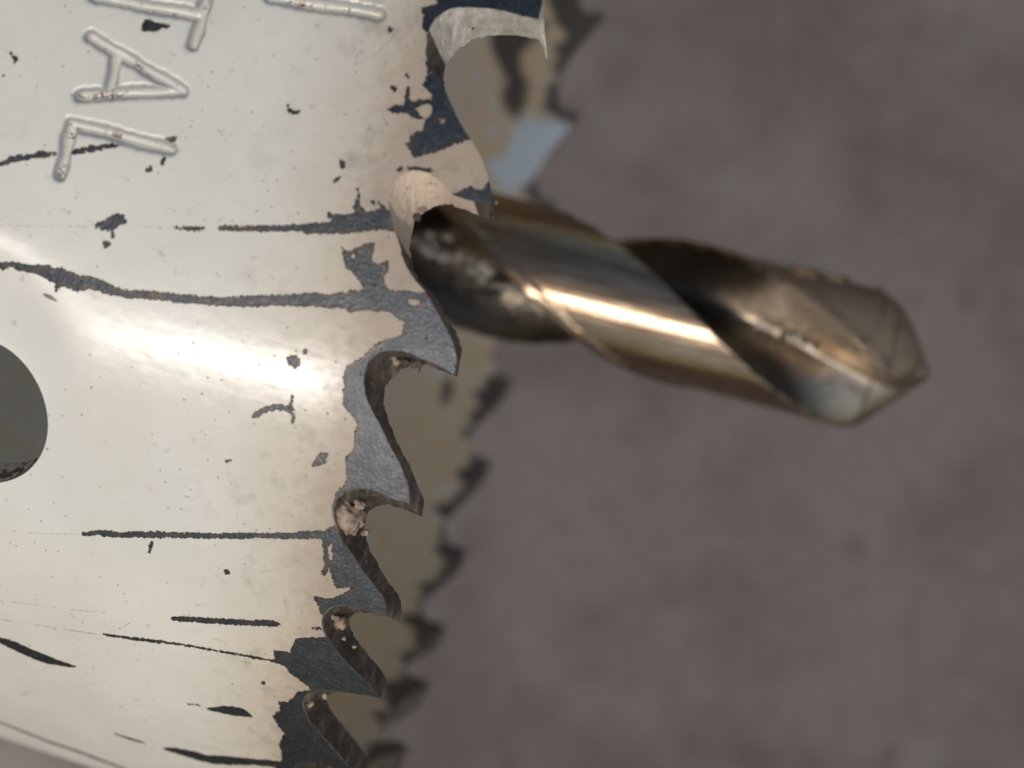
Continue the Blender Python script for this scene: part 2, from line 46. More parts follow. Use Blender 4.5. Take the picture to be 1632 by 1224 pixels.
HAIRS = [[[4.935, -0.942, 0.6], [5.032, -0.888, 0.6], [5.178, -0.902, 0.6]], [[11.92, -1.126, 0.8], [12.061, -1.037, 0.8], [12.235, -1.045, 0.8]], [[14.989, -1.231, 0.5], [15.018, -1.103, 0.5], [15.086, -1.007, 0.6]]]
DEBRIS = [[-75.0, 12.37, 0.12, "f"], [-63.7, 10.83, 0.18, "f"], [-62.8, 11.14, 0.19, "f"], [-70.7, 10.97, 0.16, "f"], [-68.3, 12.7, 0.22, "f"], [-83.6, 11.8, 0.12, "f"], [-73.8, 14.68, 0.19, "f"], [-66.3, 12.41, 0.22, "f"], [-85.2, 12.02, 0.21, "f"], [-67.7, 12.57, 0.11, "f"], [-80.5, 11.68, 0.14, "f"], [-65.3, 11.64, 0.24, "f"], [-63.4, 11.03, 0.16, "f"], [-74.2, 10.9, 0.17, "f"], [-62.6, 11.27, 0.2, "f"], [-84.6, 13.23, 0.24, "f"], [-18.0, 10.21, 0.07, "s"], [8.0, 12.35, 0.12, "s"], [6.6, 12.36, 0.1, "s"], [7.9, 11.89, 0.07, "s"], [-5.0, 11.76, 0.09, "s"], [-5.8, 11.42, 0.09, "s"], [3.1, 12.59, 0.13, "d"], [-10.0, 10.09, 0.13, "s"], [-0.3, 11.17, 0.13, "d"], [17.4, -3.49, 0.18, "s"], [42.9, -1.59, 0.23, "s"], [24.6, -1.74, 0.1, "s"], [5.6, -2.81, 0.17, "s"], [5.3, -2.2, 0.22, "s"], [7.0, -4.03, 0.29, "s"], [29.8, -1.95, 0.23, "s"], [11.3, -1.44, 0.32, "s"], [49.3, -0.89, 0.23, "s"], [26.1, 0.14, 0.29, "s"], [14.2, -4.01, 0.29, "s"], [81.8, 1.95, 0.24, "s"], [-5.9, -3.88, 0.28, "s"], [57.1, -0.22, 0.18, "s"], [17.4, -1.07, 0.32, "d"], [41.1, -0.59, 0.12, "s"], [5.8, -3.27, 0.28, "s"], [41.7, 1.57, 0.26, "f"], [40.3, -0.32, 0.18, "s"], [-3.8, -2.4, 0.28, "f"], [11.2, -3.65, 0.15, "s"], [6.2, -2.88, 0.24, "s"], [6.1, -1.68, 0.21, "s"], [50.5, -0.72, 0.11, "s"], [58.3, 1.58, 0.22, "s"], [51.7, -0.03, 0.3, "s"], [22.7, -0.68, 0.27, "d"], [-15.0, -3.31, 0.21, "s"], [33.9, -1.01, 0.11, "s"], [-16.4, -4.01, 0.21, "s"], [61.8, 1.15, 0.24, "s"], [-0.4, -3.97, 0.24, "d"], [26.0, -1.54, 0.12, "s"], [22.2, -0.25, 0.11, "s"], [39.5, -0.14, 0.21, "d"], [40.9, 0.84, 0.28, "s"], [23.8, -1.18, 0.13, "s"], [78.0, 2.21, 0.12, "s"], [38.6, 0.16, 0.13, "s"], [-19.1, -3.49, 0.12, "d"], [57.0, 2.15, 0.27, "s"], [24.4, -0.13, 0.3, "s"], [-1.1, -2.67, 0.22, "s"], [-17.0, -4.1, 0.24, "s"]]

# ---------------------------------------------------------------- helpers
from mathutils import Matrix
coll = bpy.context.scene.collection
def smooth(a, b, x):
    t = np.clip((np.asarray(x, float)-a)/(b-a), 0, 1); return t*t*(3-2*t)
CAMH = 450.0                                   # height of the lens over the ground, mm
R0, WALL, TAPER = 24.0, 1.1, .055              # saw radius, wall thickness, slight taper (mm)
RC = np.array([.488, 4.745, CAMH-53.631])      # rim centre, world mm
_rho, _phi = .251, .030
AX = np.array([math.cos(_rho)*math.cos(_phi), -math.sin(_rho)*math.cos(_phi), math.sin(_phi)])
E1 = np.array([0, 0, 1.]) - AX*AX[2]; E1 /= np.linalg.norm(E1)
E2 = np.array([-.24837275, -.96866453, 0.])
def radius(s, u=0.):                           # the cup sinks a little towards its back on the lower side
    th = np.mod(np.asarray(u, float)/24+1, 2*math.pi)-1
    return R0 - TAPER*np.maximum(0, -2-s)*smooth(.5, 1.0, th)*(1-smooth(2.2, 2.8, th))
def to_world(th, s, r):
    th, s, r = np.asarray(th, float), np.asarray(s, float), np.asarray(r, float)
    p = RC + s[..., None]*AX + (r*np.cos(th))[..., None]*E1 + (r*np.sin(th))[..., None]*E2
    return p*.1                                # scene unit: 1 = 1 cm
ORG = RC*.1                                    # the saw hangs from its rim centre, local X along its axis
RM = np.stack([AX, np.cross(E1, AX), E1], 1)
def make_obj(name, verts, faces, mats, parent=None, attrs=None, matidx=None, smooth_shade=True):
    """verts Nx3 (cm, world), faces: list of index arrays (tri or quad blocks)"""
    me = bpy.data.meshes.new(name)
    verts = np.asarray(verts, dtype=np.float32)
    blocks = [np.asarray(f, dtype=np.int32) for f in faces if len(f)]
    nl = sum(b.size for b in blocks); nf = sum(len(b) for b in blocks)
    me.vertices.add(len(verts)); me.loops.add(nl); me.polygons.add(nf)
    if parent is not None: verts = ((verts-ORG) @ RM).astype(np.float32)
    me.vertices.foreach_set('co', np.ascontiguousarray(verts).ravel())
    me.loops.foreach_set('vertex_index', np.concatenate([b.ravel() for b in blocks]))
    tot = np.concatenate([np.full(len(b), b.shape[1]) for b in blocks])
    st = np.concatenate([[0], np.cumsum(tot)[:-1]])
    me.polygons.foreach_set('loop_start', st.astype(np.int32))
    me.polygons.foreach_set('loop_total', tot.astype(np.int32))
    if matidx is not None: me.polygons.foreach_set('material_index', np.asarray(matidx, dtype=np.int32))
    me.polygons.foreach_set('use_smooth', np.full(nf, smooth_shade))
    me.update(calc_edges=True)
    for k, v in (attrs or {}).items():
        at = me.attributes.new(k, 'FLOAT', 'POINT'); at.data.foreach_set('value', np.asarray(v, dtype=np.float32))
    for m in mats: me.materials.append(m)
    o = bpy.data.objects.new(name, me); coll.objects.link(o)
    if parent is not None: o.parent = parent
    return o

# ---------------------------------------------------------------- wear map: distance fields over the unrolled wall (mm)
def seg_dist(px, py, ax, ay, bx, by):
    dx, dy = bx-ax, by-ay; L = dx*dx+dy*dy+1e-12
    t = np.clip(((px-ax)*dx+(py-ay)*dy)/L, 0, 1)
    return np.hypot(px-ax-t*dx, py-ay-t*dy), t
def poly_sdf(px, py, P):
    P = np.array(P); d = np.full(px.shape, 1e9); ins = np.zeros(px.shape, bool)
    for i in range(len(P)):
        ax, ay = P[i-1]; bx, by = P[i]
        d = np.minimum(d, seg_dist(px, py, ax, ay, bx, by)[0])
        c = ((ay > py) != (by > py))
        with np.errstate(divide='ignore', invalid='ignore'):
            ins ^= c & (px < (bx-ax)*(py-ay)/(by-ay+1e-12)+ax)
    return np.where(ins, -d, d)
def local(F, U, S, pts, mar, fn, comb):
    P = np.array(pts)[:, :2]
    m = (U > P[:, 0].min()-mar) & (U < P[:, 0].max()+mar) & (S > P[:, 1].min()-mar) & (S < P[:, 1].max()+mar)
    if m.any(): F[m] = comb(F[m], fn(U[m], S[m]))
def line_field(u, s, L):
    d = np.full(u.shape, 1e9)
    for (ax, ay, aw), (bx, by, bw) in zip(L[:-1], L[1:]):
        q, t = seg_dist(u, s, ax, ay, bx, by); d = np.minimum(d, q-(aw+(bw-aw)*t))
    return d
def bare_field(U, S):
    F = np.full(U.shape, .6)
    for P in BARE: local(F, U, S, P, .6, lambda u, s: poly_sdf(u, s, P), np.minimum)
    for P in ISL: local(F, U, S, P, .6, lambda u, s: -poly_sdf(u, s, P), np.maximum)
    for L in SCR: local(F, U, S, L, .7, lambda u, s: line_field(u, s, L), np.minimum)
    hid = (U > 19.6) | (U < -6.5)                               # outside the frame: worn rim of the same kind
    w = .45*np.sin(U*1.3)+.35*np.sin(U*2.9+1)+.25*np.sin(U*6.1)
    return np.where(hid, np.minimum(F, -S-1.7+w), F)
def thin_field(U, S, LL):
    F = np.full(U.shape, .3)
    for L in LL: local(F, U, S, L, .3, lambda u, s: line_field(u, s, L), np.minimum)
    return F
SLOTS = [9.05+k*2*math.pi*24/4 for k in range(4)]
def slot_sdf(U, S):
    d = np.full(U.shape, 1e9)
    for c in SLOTS:
        for w in (-2*math.pi*24, 0, 2*math.pi*24):
            d = np.minimum(d, seg_dist(U, S, c+w, -11.62, c+w, -26.)[0]-1.95)
    return d
def dish(sd, U, S):
    up = np.zeros(np.shape(U))
    for c in SLOTS: up = np.maximum(up, (1-smooth(-2.5, 1.5, U-c))*smooth(-9, -5, U-c))
    return -DISH*(1-smooth(-.2, 3.2, sd))*up*smooth(-8.5, -12., S)
DISH = .40
def groove(U, S):
    h = np.zeros(U.shape); idx = np.full(U.shape, -1)
    for k, L in enumerate(LET):
        for st in L[0]:
            (ax, ay, aw), (bx, by, bw) = st
            m = (U > min(ax, bx)-1) & (U < max(ax, bx)+1) & (S > min(ay, by)-1) & (S < max(ay, by)+1)
            q, t = seg_dist(U[m], S[m], ax, ay, bx, by)
            g = (1-smooth(.0, 1.2*aw*(1+.10*np.sin(7.3*U[m]+4*S[m])+.06*np.sin(19*S[m]-11*U[m])), q))*(.88+.12*np.sin(5*U[m]-3*S[m]))
            h[m] = np.maximum(h[m], g); ii = idx[m]; ii[q < 1.35*aw] = k; idx[m] = ii
    return h, idx

# ---------------------------------------------------------------- outline of the toothed rim
N_U = 2*math.pi*24
cout = [list(p) for p in OUT]; cinn = [list(p) for p in INN]; tip_i = list(TIPS); gul_i = list(GULS)
gk = GULS[2]-TIPS[2]-1
for a_, b_ in zip(GEN[:-1], GEN[1:]):
    if cout[-1][0] < a_-.5:
        tip_i.append(len(cout)); cout.append([a_, .0]); cinn.append([a_+.05, .05])
    sa = cout[-1][1]
    base = len(cout)
    for (p, q), (pi, qi) in zip(PROF, PROFI):
        cout.append([a_+(b_-a_)*p, sa*(1-p)+q]); cinn.append([a_+(b_-a_)*pi, sa*(1-pi)+qi])
    gul_i.append(base+gk)
cout = np.array(cout); cinn = np.array(cinn)
EU = cout[gul_i, 0]; ES = cout[gul_i, 1]; EUi = cinn[gul_i, 0]; ESi = cinn[gul_i, 1]
def edge_s(u, U, S):
    Ux = np.concatenate([[U[-1]-N_U], U, [U[0]+N_U]]); Sx = np.concatenate([[S[-1]], S, [S[0]]])
    return np.interp(u, Ux, Sx)

def clip_tris(tris, f, verts_list):
    """keep the part of the triangles where f > 0; verts_list: arrays interpolated for the new vertices"""
    n0 = len(f); pos = f > 0; k = pos[tris].sum(1)
    keep = [tris[k == 3]]; new = [[] for _ in verts_list]; cache = {}; ext = []
    def cut(i, j):
        key = (min(i, j), max(i, j))
        if key in cache: return cache[key]
        t = f[i]/(f[i]-f[j])
        for a_, n in zip(verts_list, new): n.append(a_[i]*(1-t)+a_[j]*t)
        cache[key] = n0+len(cache); return cache[key]
    for tr in tris[(k == 1) | (k == 2)]:
        poly = []
        for q in range(3):
            i, j = int(tr[q]), int(tr[(q+1) % 3])
            if pos[i]: poly.append(i)
            if pos[i] != pos[j]: poly.append(cut(i, j))
        for q in range(1, len(poly)-1): ext.append((poly[0], poly[q], poly[q+1]))
    if ext: keep.append(np.array(ext))
    outv = [np.concatenate([a_, np.array(n)]) if n else a_ for a_, n in zip(verts_list, new)]
    return np.concatenate(keep), outv

def wall_surface(us, vs, inner):
    """unrolled sheet us x vs -> u, s, tris"""
    U = np.repeat(us[:, None], len(vs), 1)
    top = edge_s(us, EUi if inner else EU, ESi if inner else ES)
    k = (1-np.clip(vs/8, 0, 1))**2
    S = -vs[None, :] + top[:, None]*k[None, :]
    n, m = U.shape
    i = np.arange(n)[:, None]*m + np.arange(m)[None, :]
    a_ = i[:-1, :-1].ravel(); b_ = i[1:, :-1].ravel(); c_ = i[1:, 1:].ravel(); d_ = i[:-1, 1:].ravel()
    return U.ravel(), S.ravel(), np.concatenate([np.stack([a_, d_, c_], 1), np.stack([a_, c_, b_], 1)])

# ---------------------------------------------------------------- materials
def new_mat(name):
    m = bpy.data.materials.new(name); m.use_nodes = True; nt = m.node_tree; nt.nodes.clear()
    o = nt.nodes.new('ShaderNodeOutputMaterial'); b = nt.nodes.new('ShaderNodeBsdfPrincipled')
    nt.links.new(b.outputs[0], o.inputs[0]); return m, nt, b
class G:
    def __init__(s, nt): s.nt = nt
    def n(s, t, **k):
        x = s.nt.nodes.new(t)
        for a_, v in k.items(): setattr(x, a_, v)
        return x
    def link(s, v, sock):
        if isinstance(v, (int, float)): sock.default_value = v
        elif isinstance(v, tuple): sock.default_value = (*v, 1) if len(v) == 3 else v
        else: s.nt.links.new(v, sock)
    def math(s, op, a_, b_=None, c_=None, clamp=False):
        x = s.n('ShaderNodeMath', operation=op, use_clamp=clamp)
        for i, v in enumerate((a_, b_, c_)):
            if v is not None: s.link(v, x.inputs[i])
        return x.outputs[0]
    def noise(s, scale, detail=4, rough=.55, vec=None, dist=0):
        x = s.n('ShaderNodeTexNoise'); x.inputs['Scale'].default_value = scale
        x.inputs['Detail'].default_value = detail; x.inputs['Roughness'].default_value = rough
        x.inputs['Distortion'].default_value = dist
        s.nt.links.new(vec or s.coord(), x.inputs['Vector']); return x.outputs['Fac']
    def coord(s):
        if not hasattr(s, '_c'): s._c = s.n('ShaderNodeTexCoord').outputs['Object']
        return s._c
    def mapped(s, sc, rot=(0, 0, 0)):
        x = s.n('ShaderNodeMapping'); x.inputs['Scale'].default_value = sc; x.inputs['Rotation'].default_value = rot
        s.nt.links.new(s.coord(), x.inputs['Vector']); return x.outputs[0]
    def voro(s, scale, vec=None):
        x = s.n('ShaderNodeTexVoronoi'); x.inputs['Scale'].default_value = scale
        s.nt.links.new(vec or s.coord(), x.inputs['Vector']); return x.outputs['Distance'], x.outputs['Color']
    def ramp(s, v, a_, b_):
        x = s.n('ShaderNodeMapRange', interpolation_type='SMOOTHSTEP'); s.link(v, x.inputs[0])
        x.inputs[1].default_value = a_; x.inputs[2].default_value = b_; return x.outputs[0]
    def mix(s, f, a_, b_):
        x = s.n('ShaderNodeMix', data_type='RGBA'); s.link(f, x.inputs[0]); s.link(a_, x.inputs[6]); s.link(b_, x.inputs[7]); return x.outputs[2]
    def attr(s, name):
        x = s.n('ShaderNodeAttribute'); x.attribute_name = name; return x.outputs['Fac']
    def bump(s, h, strength, dist):
        x = s.n('ShaderNodeBump'); x.inputs['Strength'].default_value = strength; x.inputs['Distance'].default_value = dist
        s.link(h, x.inputs['Height']); return x

def painted_steel(name, inner=False):
    m, nt, b = new_mat(name); g = G(nt)
    chip = g.attr('chip'); rim = g.attr('rim')
    n1 = g.noise(28, 5, .6); n2 = g.noise(110, 3, .6); n3 = g.noise(9, 4, .6); n4 = g.noise(3.2, 4, .6)
    jag = g.math('ADD', g.math('MULTIPLY', g.math('SUBTRACT', n1, .5), .11), g.math('MULTIPLY', g.math('SUBTRACT', n2, .5), .18))
    f = g.math('ADD', chip, jag)
    paint = g.ramp(f, -.008, .012) if not inner else g.ramp(g.math('ADD', chip, g.math('MULTIPLY', g.math('SUBTRACT', g.noise(9, 5, .6), .5), 1.2)), -.35, .35)
    # paint colour: off-white turning tan near the cutting rim, peach and grey blotches
    rimn = g.math('ADD', rim, g.math('MULTIPLY', g.math('SUBTRACT', n3, .5), 2.6))
    tanf = g.ramp(rimn, 4.0, -.2)
    tan2 = g.ramp(g.math('ADD', rim, g.math('MULTIPLY', g.math('SUBTRACT', n1, .5), 2.4)), 1.5, -.5)
    if inner:
        c = g.mix(g.ramp(rimn, 9., 3.), (.94, .87, .78), (.95, .69, .43)); c = g.mix(tanf, c, (.80, .60, .38)); c = g.mix(g.math('MULTIPLY', g.ramp(n3, .35, .75), .35), c, (.78, .58, .36))
        c = g.mix(g.ramp(g.math('ADD', g.attr('faint'), g.math('MULTIPLY', g.math('SUBTRACT', g.noise(11, 5, .65), .5), 3.2)), .45, -.3), c, (.86, .92, .97))  # bare patch, its reflection of the sky painted in as bluish white
    else:
        c = g.mix(g.ramp(n4, .3, .7), (.76, .708, .612), (.70, .648, .55))
        c = g.mix(g.math('MULTIPLY', tanf, .85), c, (.57, .46, .335))
        c = g.mix(g.math('MULTIPLY', tan2, .8), c, (.40, .295, .21))
        c = g.mix(g.math('MULTIPLY', g.ramp(g.math('ADD', n1, g.math('MULTIPLY', tan2, .12)), .62, .74), .4), c, (.30, .23, .18))
    if not inner:
        soot = g.math('MULTIPLY', g.ramp(rim, 5., .6), g.ramp(g.math('ADD', g.math('MULTIPLY', n3, .6), g.math('MULTIPLY', g.noise(16, 5, .7), .4)), .50, .66))
        c = g.mix(g.math('MULTIPLY', soot, .55), c, (.34, .275, .21))
    # pin-prick specks
    vd, vc = g.voro(22); vd2, vc2 = g.voro(60)
    sep = g.n('ShaderNodeSeparateColor'); nt.links.new(vc, sep.inputs[0])
    sp = g.math('MULTIPLY', g.math('MULTIPLY', g.ramp(vd, .085, .05), g.ramp(n3, .46, .56)), g.math('GREATER_THAN', sep.outputs[0], .80))
    sep2 = g.n('ShaderNodeSeparateColor'); nt.links.new(vc2, sep2.inputs[0])
    sp2 = g.math('MULTIPLY', g.ramp(vd2, .2, .1), g.math('GREATER_THAN', sep2.outputs[0], .9))
    c = g.mix(g.math('MULTIPLY', sp, .75), c, (.09, .06, .045))
    c = g.mix(g.math('MULTIPLY', sp2, .35), c, (.25, .19, .14))
    if not inner:
        gr = g.attr('groove'); th = g.attr('faint'); rd = g.attr('rust')
        ng = g.math('ADD', g.math('MULTIPLY', g.noise(18, 4, .7), .6), g.math('MULTIPLY', n2, .4))
        c = g.mix(g.math('MULTIPLY', g.ramp(gr, .02, .3), g.math('MULTIPLY', g.ramp(gr, .8, .3), .85)), c, (.27, .28, .28))  # grey shading painted along the groove flanks, together with dirt
        c = g.mix(g.math('MULTIPLY', g.ramp(gr, .3, .8), g.ramp(ng, .55, .60)), c, (.17, .09, .05))
        c = g.mix(g.math('MULTIPLY', g.ramp(g.math('ADD', th, g.math('MULTIPLY', jag, .12)), .012, -.008), g.math('MULTIPLY', g.ramp(n1, .38, .58), .75)), c, (.24, .20, .16))
        c = g.mix(g.ramp(g.math('ADD', rd, g.math('MULTIPLY', jag, .3)), .01, -.01), c, (.14, .03, .015))
    # edge of the broken paint is darker
    rust = g.ramp(n2, .4, .65)
    steel = g.mix(g.ramp(n1, .35, .7), (.054, .057, .063), (.076, .080, .087))
    steel = g.mix(g.math('MULTIPLY', g.ramp(n2, .57, .7), .5), steel, (.19, .20, .215))
    steel = g.mix(g.math('MULTIPLY', g.math('MULTIPLY', g.ramp(chip, -.16, .0), g.ramp(n1, .48, .60)), .75), steel, (.12, .078, .05))
    if inner: steel = (.075, .055, .044)
    edge = g.math('MULTIPLY', g.ramp(g.math('ABSOLUTE', f), .03, .0), .6)
    col = g.mix(paint, steel, c)
    col = g.mix(edge, col, (.10, .075, .055))
    g.link(col, b.inputs['Base Color'])
    g.link(g.math('MULTIPLY', g.math('SUBTRACT', 1., paint), .92 if not inner else .0), b.inputs['Metallic'])
    b.inputs['Specular IOR Level'].default_value = 1.0
    if not inner:
        tn = g.n('ShaderNodeTangent', direction_type='RADIAL', axis='X'); nt.links.new(tn.outputs[0], b.inputs['Tangent'])
        b.inputs['Anisotropic Rotation'].default_value = .25; g.link(g.math('MULTIPLY', paint, .9), b.inputs['Anisotropic'])
    rp = g.math('ADD', g.math('ADD', .245, g.math('MULTIPLY', n1, .10)), g.math('MULTIPLY', tan2, .22))
    mr = g.n('ShaderNodeMix', data_type='FLOAT'); g.link(paint, mr.inputs[0])
    g.link(g.math('ADD', .36, g.math('MULTIPLY', n2, .16)), mr.inputs[2]); g.link(rp if not inner else .6, mr.inputs[3])
    g.link(mr.outputs[0], b.inputs['Roughness'])
    hgt = g.math('ADD', g.math('ADD', paint, g.math('MULTIPLY', g.noise(22, 1.5, .5), .07)), g.math('MULTIPLY', g.math('ADD', g.math('MULTIPLY', n2, .16), g.math('MULTIPLY', g.noise(60, 2, .5), .05)), g.math('SUBTRACT', 1.015, paint)))
    fs = g.noise(6, 2, .6, g.mapped((.3, 7, 7), (0, 0, .25))); hgt = g.math('ADD', hgt, g.math('MULTIPLY', fs, .018))
    hgt = g.math('SUBTRACT', hgt, g.math('MULTIPLY', g.math('ADD', sp, sp2), .25))
    bp = g.bump(hgt, 1.0, .0075); nt.links.new(bp.outputs[0], b.inputs['Normal'])
    return m

def gullet_steel(name='ground_gullet_steel', sunlit=0):
    m, nt, b = new_mat(name); g = G(nt)
    chip = g.attr('chip')
    n1 = g.noise(30, 5, .65); n2 = g.noise(120, 3, .6); K = sunlit
    ln = g.noise(60, 3, .6, g.mapped((1, .12, .12)))
    res = g.ramp(g.math('ADD', chip, g.math('MULTIPLY', g.math('SUBTRACT', n1, .5), 1.2)), -.02, .06)
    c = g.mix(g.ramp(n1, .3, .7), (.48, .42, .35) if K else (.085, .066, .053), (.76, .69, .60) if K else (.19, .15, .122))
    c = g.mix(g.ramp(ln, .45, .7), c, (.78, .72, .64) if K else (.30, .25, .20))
    c = g.mix(g.math('MULTIPLY', g.ramp(n2, .62, .72), .5), c, (.45, .36, .26))
    c = g.mix(res, c, (.68, .53, .40))
    c = g.mix(g.ramp(g.noise(42, 3, .6), .66, .72), c, (.03, .022, .018))
    g.link(c, b.inputs['Base Color']); g.link(g.math('MULTIPLY', g.math('SUBTRACT', 1., res), .3 if K else .55), b.inputs['Metallic'])
    b.inputs['Roughness'].default_value = .48
    bp = g.bump(g.math('ADD', g.math('ADD', n1, ln), g.math('MULTIPLY', n2, .4)), .9, .006); nt.links.new(bp.outputs[0], b.inputs['Normal'])
    return m

def drill_steel():
    m, nt, b = new_mat('drill_steel'); g = G(nt)
    fl = g.attr('flute'); dirt = g.attr('dirt')
    gl = g.noise(14, 3, .6, g.mapped((.25, 6, 6)))
    rg_ = g.noise(8, 4, .7, g.mapped((22, .3, .3)))
    tn = g.n('ShaderNodeTangent', direction_type='RADIAL', axis='X'); nt.links.new(tn.outputs[0], b.inputs['Tangent'])
    b.inputs['Anisotropic Rotation'].default_value = .25
    g.link(g.math('MULTIPLY', g.ramp(fl, .2, .02), .8), b.inputs['Anisotropic'])
    n1 = g.noise(16, 5, .65); n2 = g.noise(6, 4, .6, None, .6)
    c = g.mix(g.ramp(gl, .35, .7), (.20, .142, .098), (.47, .365, .262))
    c = g.mix(g.math('MULTIPLY', g.ramp(n2, .45, .62), .35), c, (.30, .20, .13))
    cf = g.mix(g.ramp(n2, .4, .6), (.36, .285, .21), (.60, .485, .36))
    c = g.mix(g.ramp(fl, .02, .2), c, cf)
    c = g.mix(g.math('MULTIPLY', g.ramp(g.math('ADD', g.attr('reflection_grime'), g.math('MULTIPLY', g.math('SUBTRACT', n2, .5), .35)), .55, .85), .93), c, (.045, .034, .026))  # dark reflection painted towards one flute edge, with black grime
    blot = g.math('MULTIPLY', dirt, g.ramp(n1, .50, .57))
    c = g.mix(blot, c, (.03, .024, .018))
    tanb = g.math('MULTIPLY', g.attr('tan'), g.ramp(n1, .66, .46))
    c = g.mix(tanb, c, (.20, .145, .10))
    g.link(c, b.inputs['Base Color'])
    g.link(g.math('SUBTRACT', 1., g.math('MULTIPLY', g.math('MAXIMUM', blot, tanb), .9)), b.inputs['Metallic'])
    g.link(g.math('ADD', g.math('ADD', .20, g.math('MULTIPLY', g.ramp(fl, .02, .2), .12)), g.math('MULTIPLY', g.math('MAXIMUM', blot, tanb), .4)), b.inputs['Roughness'])
    h = g.math('ADD', g.math('ADD', g.math('MULTIPLY', gl, .10), g.math('MULTIPLY', rg_, .10)), g.math('MULTIPLY', g.math('MULTIPLY', n1, 2.), g.math('MAXIMUM', g.math('MULTIPLY', dirt, 1.), .03)))
    bp = g.bump(h, .8, .012); nt.links.new(bp.outputs[0], b.inputs['Normal'])
    return m

def plain(name, col, col2, rough=.7, metal=0., sc=40):
    m, nt, b = new_mat(name); g = G(nt); n = g.noise(sc, 5, .6)
    g.link(g.mix(g.ramp(n, .35, .65), col, col2), b.inputs['Base Color'])
    b.inputs['Roughness'].default_value = rough; b.inputs['Metallic'].default_value = metal
    bp = g.bump(n, .8, .008); nt.links.new(bp.outputs[0], b.inputs['Normal']); return m

def ground_mat():
    m, nt, b = new_mat('grey_brown_concrete'); g = G(nt)
    n1 = g.noise(.11, 8, .66, None, .15); n2 = g.noise(1.5, 4, .7, None, .2); n3 = g.noise(5, 3, .6); n4 = g.noise(.22, 3, .5)
    c = g.mix(g.ramp(n1, .38, .60), (.110, .087, .077), (.160, .132, .118))
    c = g.mix(g.math('MULTIPLY', g.ramp(n2, .50, .66), .5), c, (.160, .139, .123))
    c = g.mix(g.math('MULTIPLY', g.ramp(n2, .48, .36), .5), c, (.078, .063, .055))
    c = g.mix(g.math('MULTIPLY', g.ramp(n3, .55, .75), .3), c, (.14, .12, .112))
    # a paler area on the left of the slab
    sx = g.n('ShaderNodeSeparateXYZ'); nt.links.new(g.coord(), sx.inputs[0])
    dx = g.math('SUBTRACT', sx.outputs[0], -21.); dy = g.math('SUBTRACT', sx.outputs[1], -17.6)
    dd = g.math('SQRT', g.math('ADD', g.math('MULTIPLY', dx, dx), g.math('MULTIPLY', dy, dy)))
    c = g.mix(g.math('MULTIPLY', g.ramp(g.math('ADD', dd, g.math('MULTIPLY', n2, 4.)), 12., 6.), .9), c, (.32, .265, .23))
    vd, vc = g.voro(.35); c = g.mix(g.math('MULTIPLY', g.ramp(vd, .16, .04), .5), c, (.05, .035, .03))
    g.link(c, b.inputs['Base Color']); b.inputs['Roughness'].default_value = .9
    bp = g.bump(g.math('ADD', n2, g.math('MULTIPLY', n3, .3)), .6, .06); nt.links.new(bp.outputs[0], b.inputs['Normal'])
    return m

M_out = painted_steel('worn_cream_paint'); M_in = painted_steel('dusty_inner_paint', True)
M_gul = gullet_steel(); M_gulb = gullet_steel('sunlit_gullet_steel', 1); M_drill = drill_steel()  # second gullet steel has sunlight painted into its lighter colours, for the top tooth
M_grime = plain('tan_grime', (.20, .14, .10), (.46, .35, .25), .85)
M_dark = plain('black_grime', (.03, .022, .018), (.09, .06, .04), .6)
M_swarf = plain('bright_swarf', (.55, .49, .41), (.82, .77, .68), .35, .4)
M_flake = plain('brown_flake', (.24, .15, .08), (.42, .29, .17), .75)
M_back = plain('cream_back_paint', (.86, .83, .77), (.88, .85, .79), .6)
M_edge = plain('sunlit_cut_edge', (.30, .29, .28), (.62, .62, .62), .35, .8, 60)  # bare burr edges, lightened to paint in their sunlit glint
M_arbor = plain('arbor_steel', (.20, .19, .18), (.32, .30, .28), .4, .8, 12)

# ---------------------------------------------------------------- ground
gm = bpy.data.meshes.new('ground')
gm.from_pydata([(-600, -600, 0), (600, -600, 0), (600, 600, 0), (-600, 600, 0)], [], [(0, 1, 2, 3)])
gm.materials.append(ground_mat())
go = bpy.data.objects.new('ground', gm); coll.objects.link(go); go['kind'] = 'structure'
go['label'] = 'blurred grey brown concrete ground far behind the hole saw'

# ---------------------------------------------------------------- the hole saw
saw = bpy.data.objects.new('hole_saw', None); coll.objects.link(saw); saw.location = ORG
saw.rotation_euler = Matrix(RM.tolist()).to_euler()
saw['label'] = 'worn cream painted hole saw with bare steel teeth and a twist drill through its middle'
saw['category'] = 'hole saw'

# cup: outer sheet
us = np.concatenate([np.arange(-7.5, 30.5, .05), np.linspace(30.5, N_U-7.5, 170)])
vs = np.concatenate([np.arange(0, 15.4, .05), np.linspace(15.4, 38, 24)])
U, S, T = wall_surface(us, vs, False)
sd = slot_sdf(U, S)
T, (U, S) = clip_tris(T, sd, [U, S])
sd = slot_sdf(U, S)
h = dish(sd, U, S)
gr, gi = groove(U, S)
attrs = dict(chip=bare_field(U, S), faint=thin_field(U, S, FAINT), rust=thin_field(U, S, RED), groove=gr,
             rim=edge_s(U, EU, ES)-S)
r = radius(S, U)+h-GROOVE*gr
V = to_world(U/24, S, r)
lt = gi[T].max(1)                                            # letter that a face belongs to
def submesh(V, T, A):
    ids, inv = np.unique(T, return_inverse=True)
    return V[ids], inv.reshape(T.shape), {k: v[ids] for k, v in A.items()}
Vb, Tb, Ab = submesh(V, T[lt < 0], attrs)
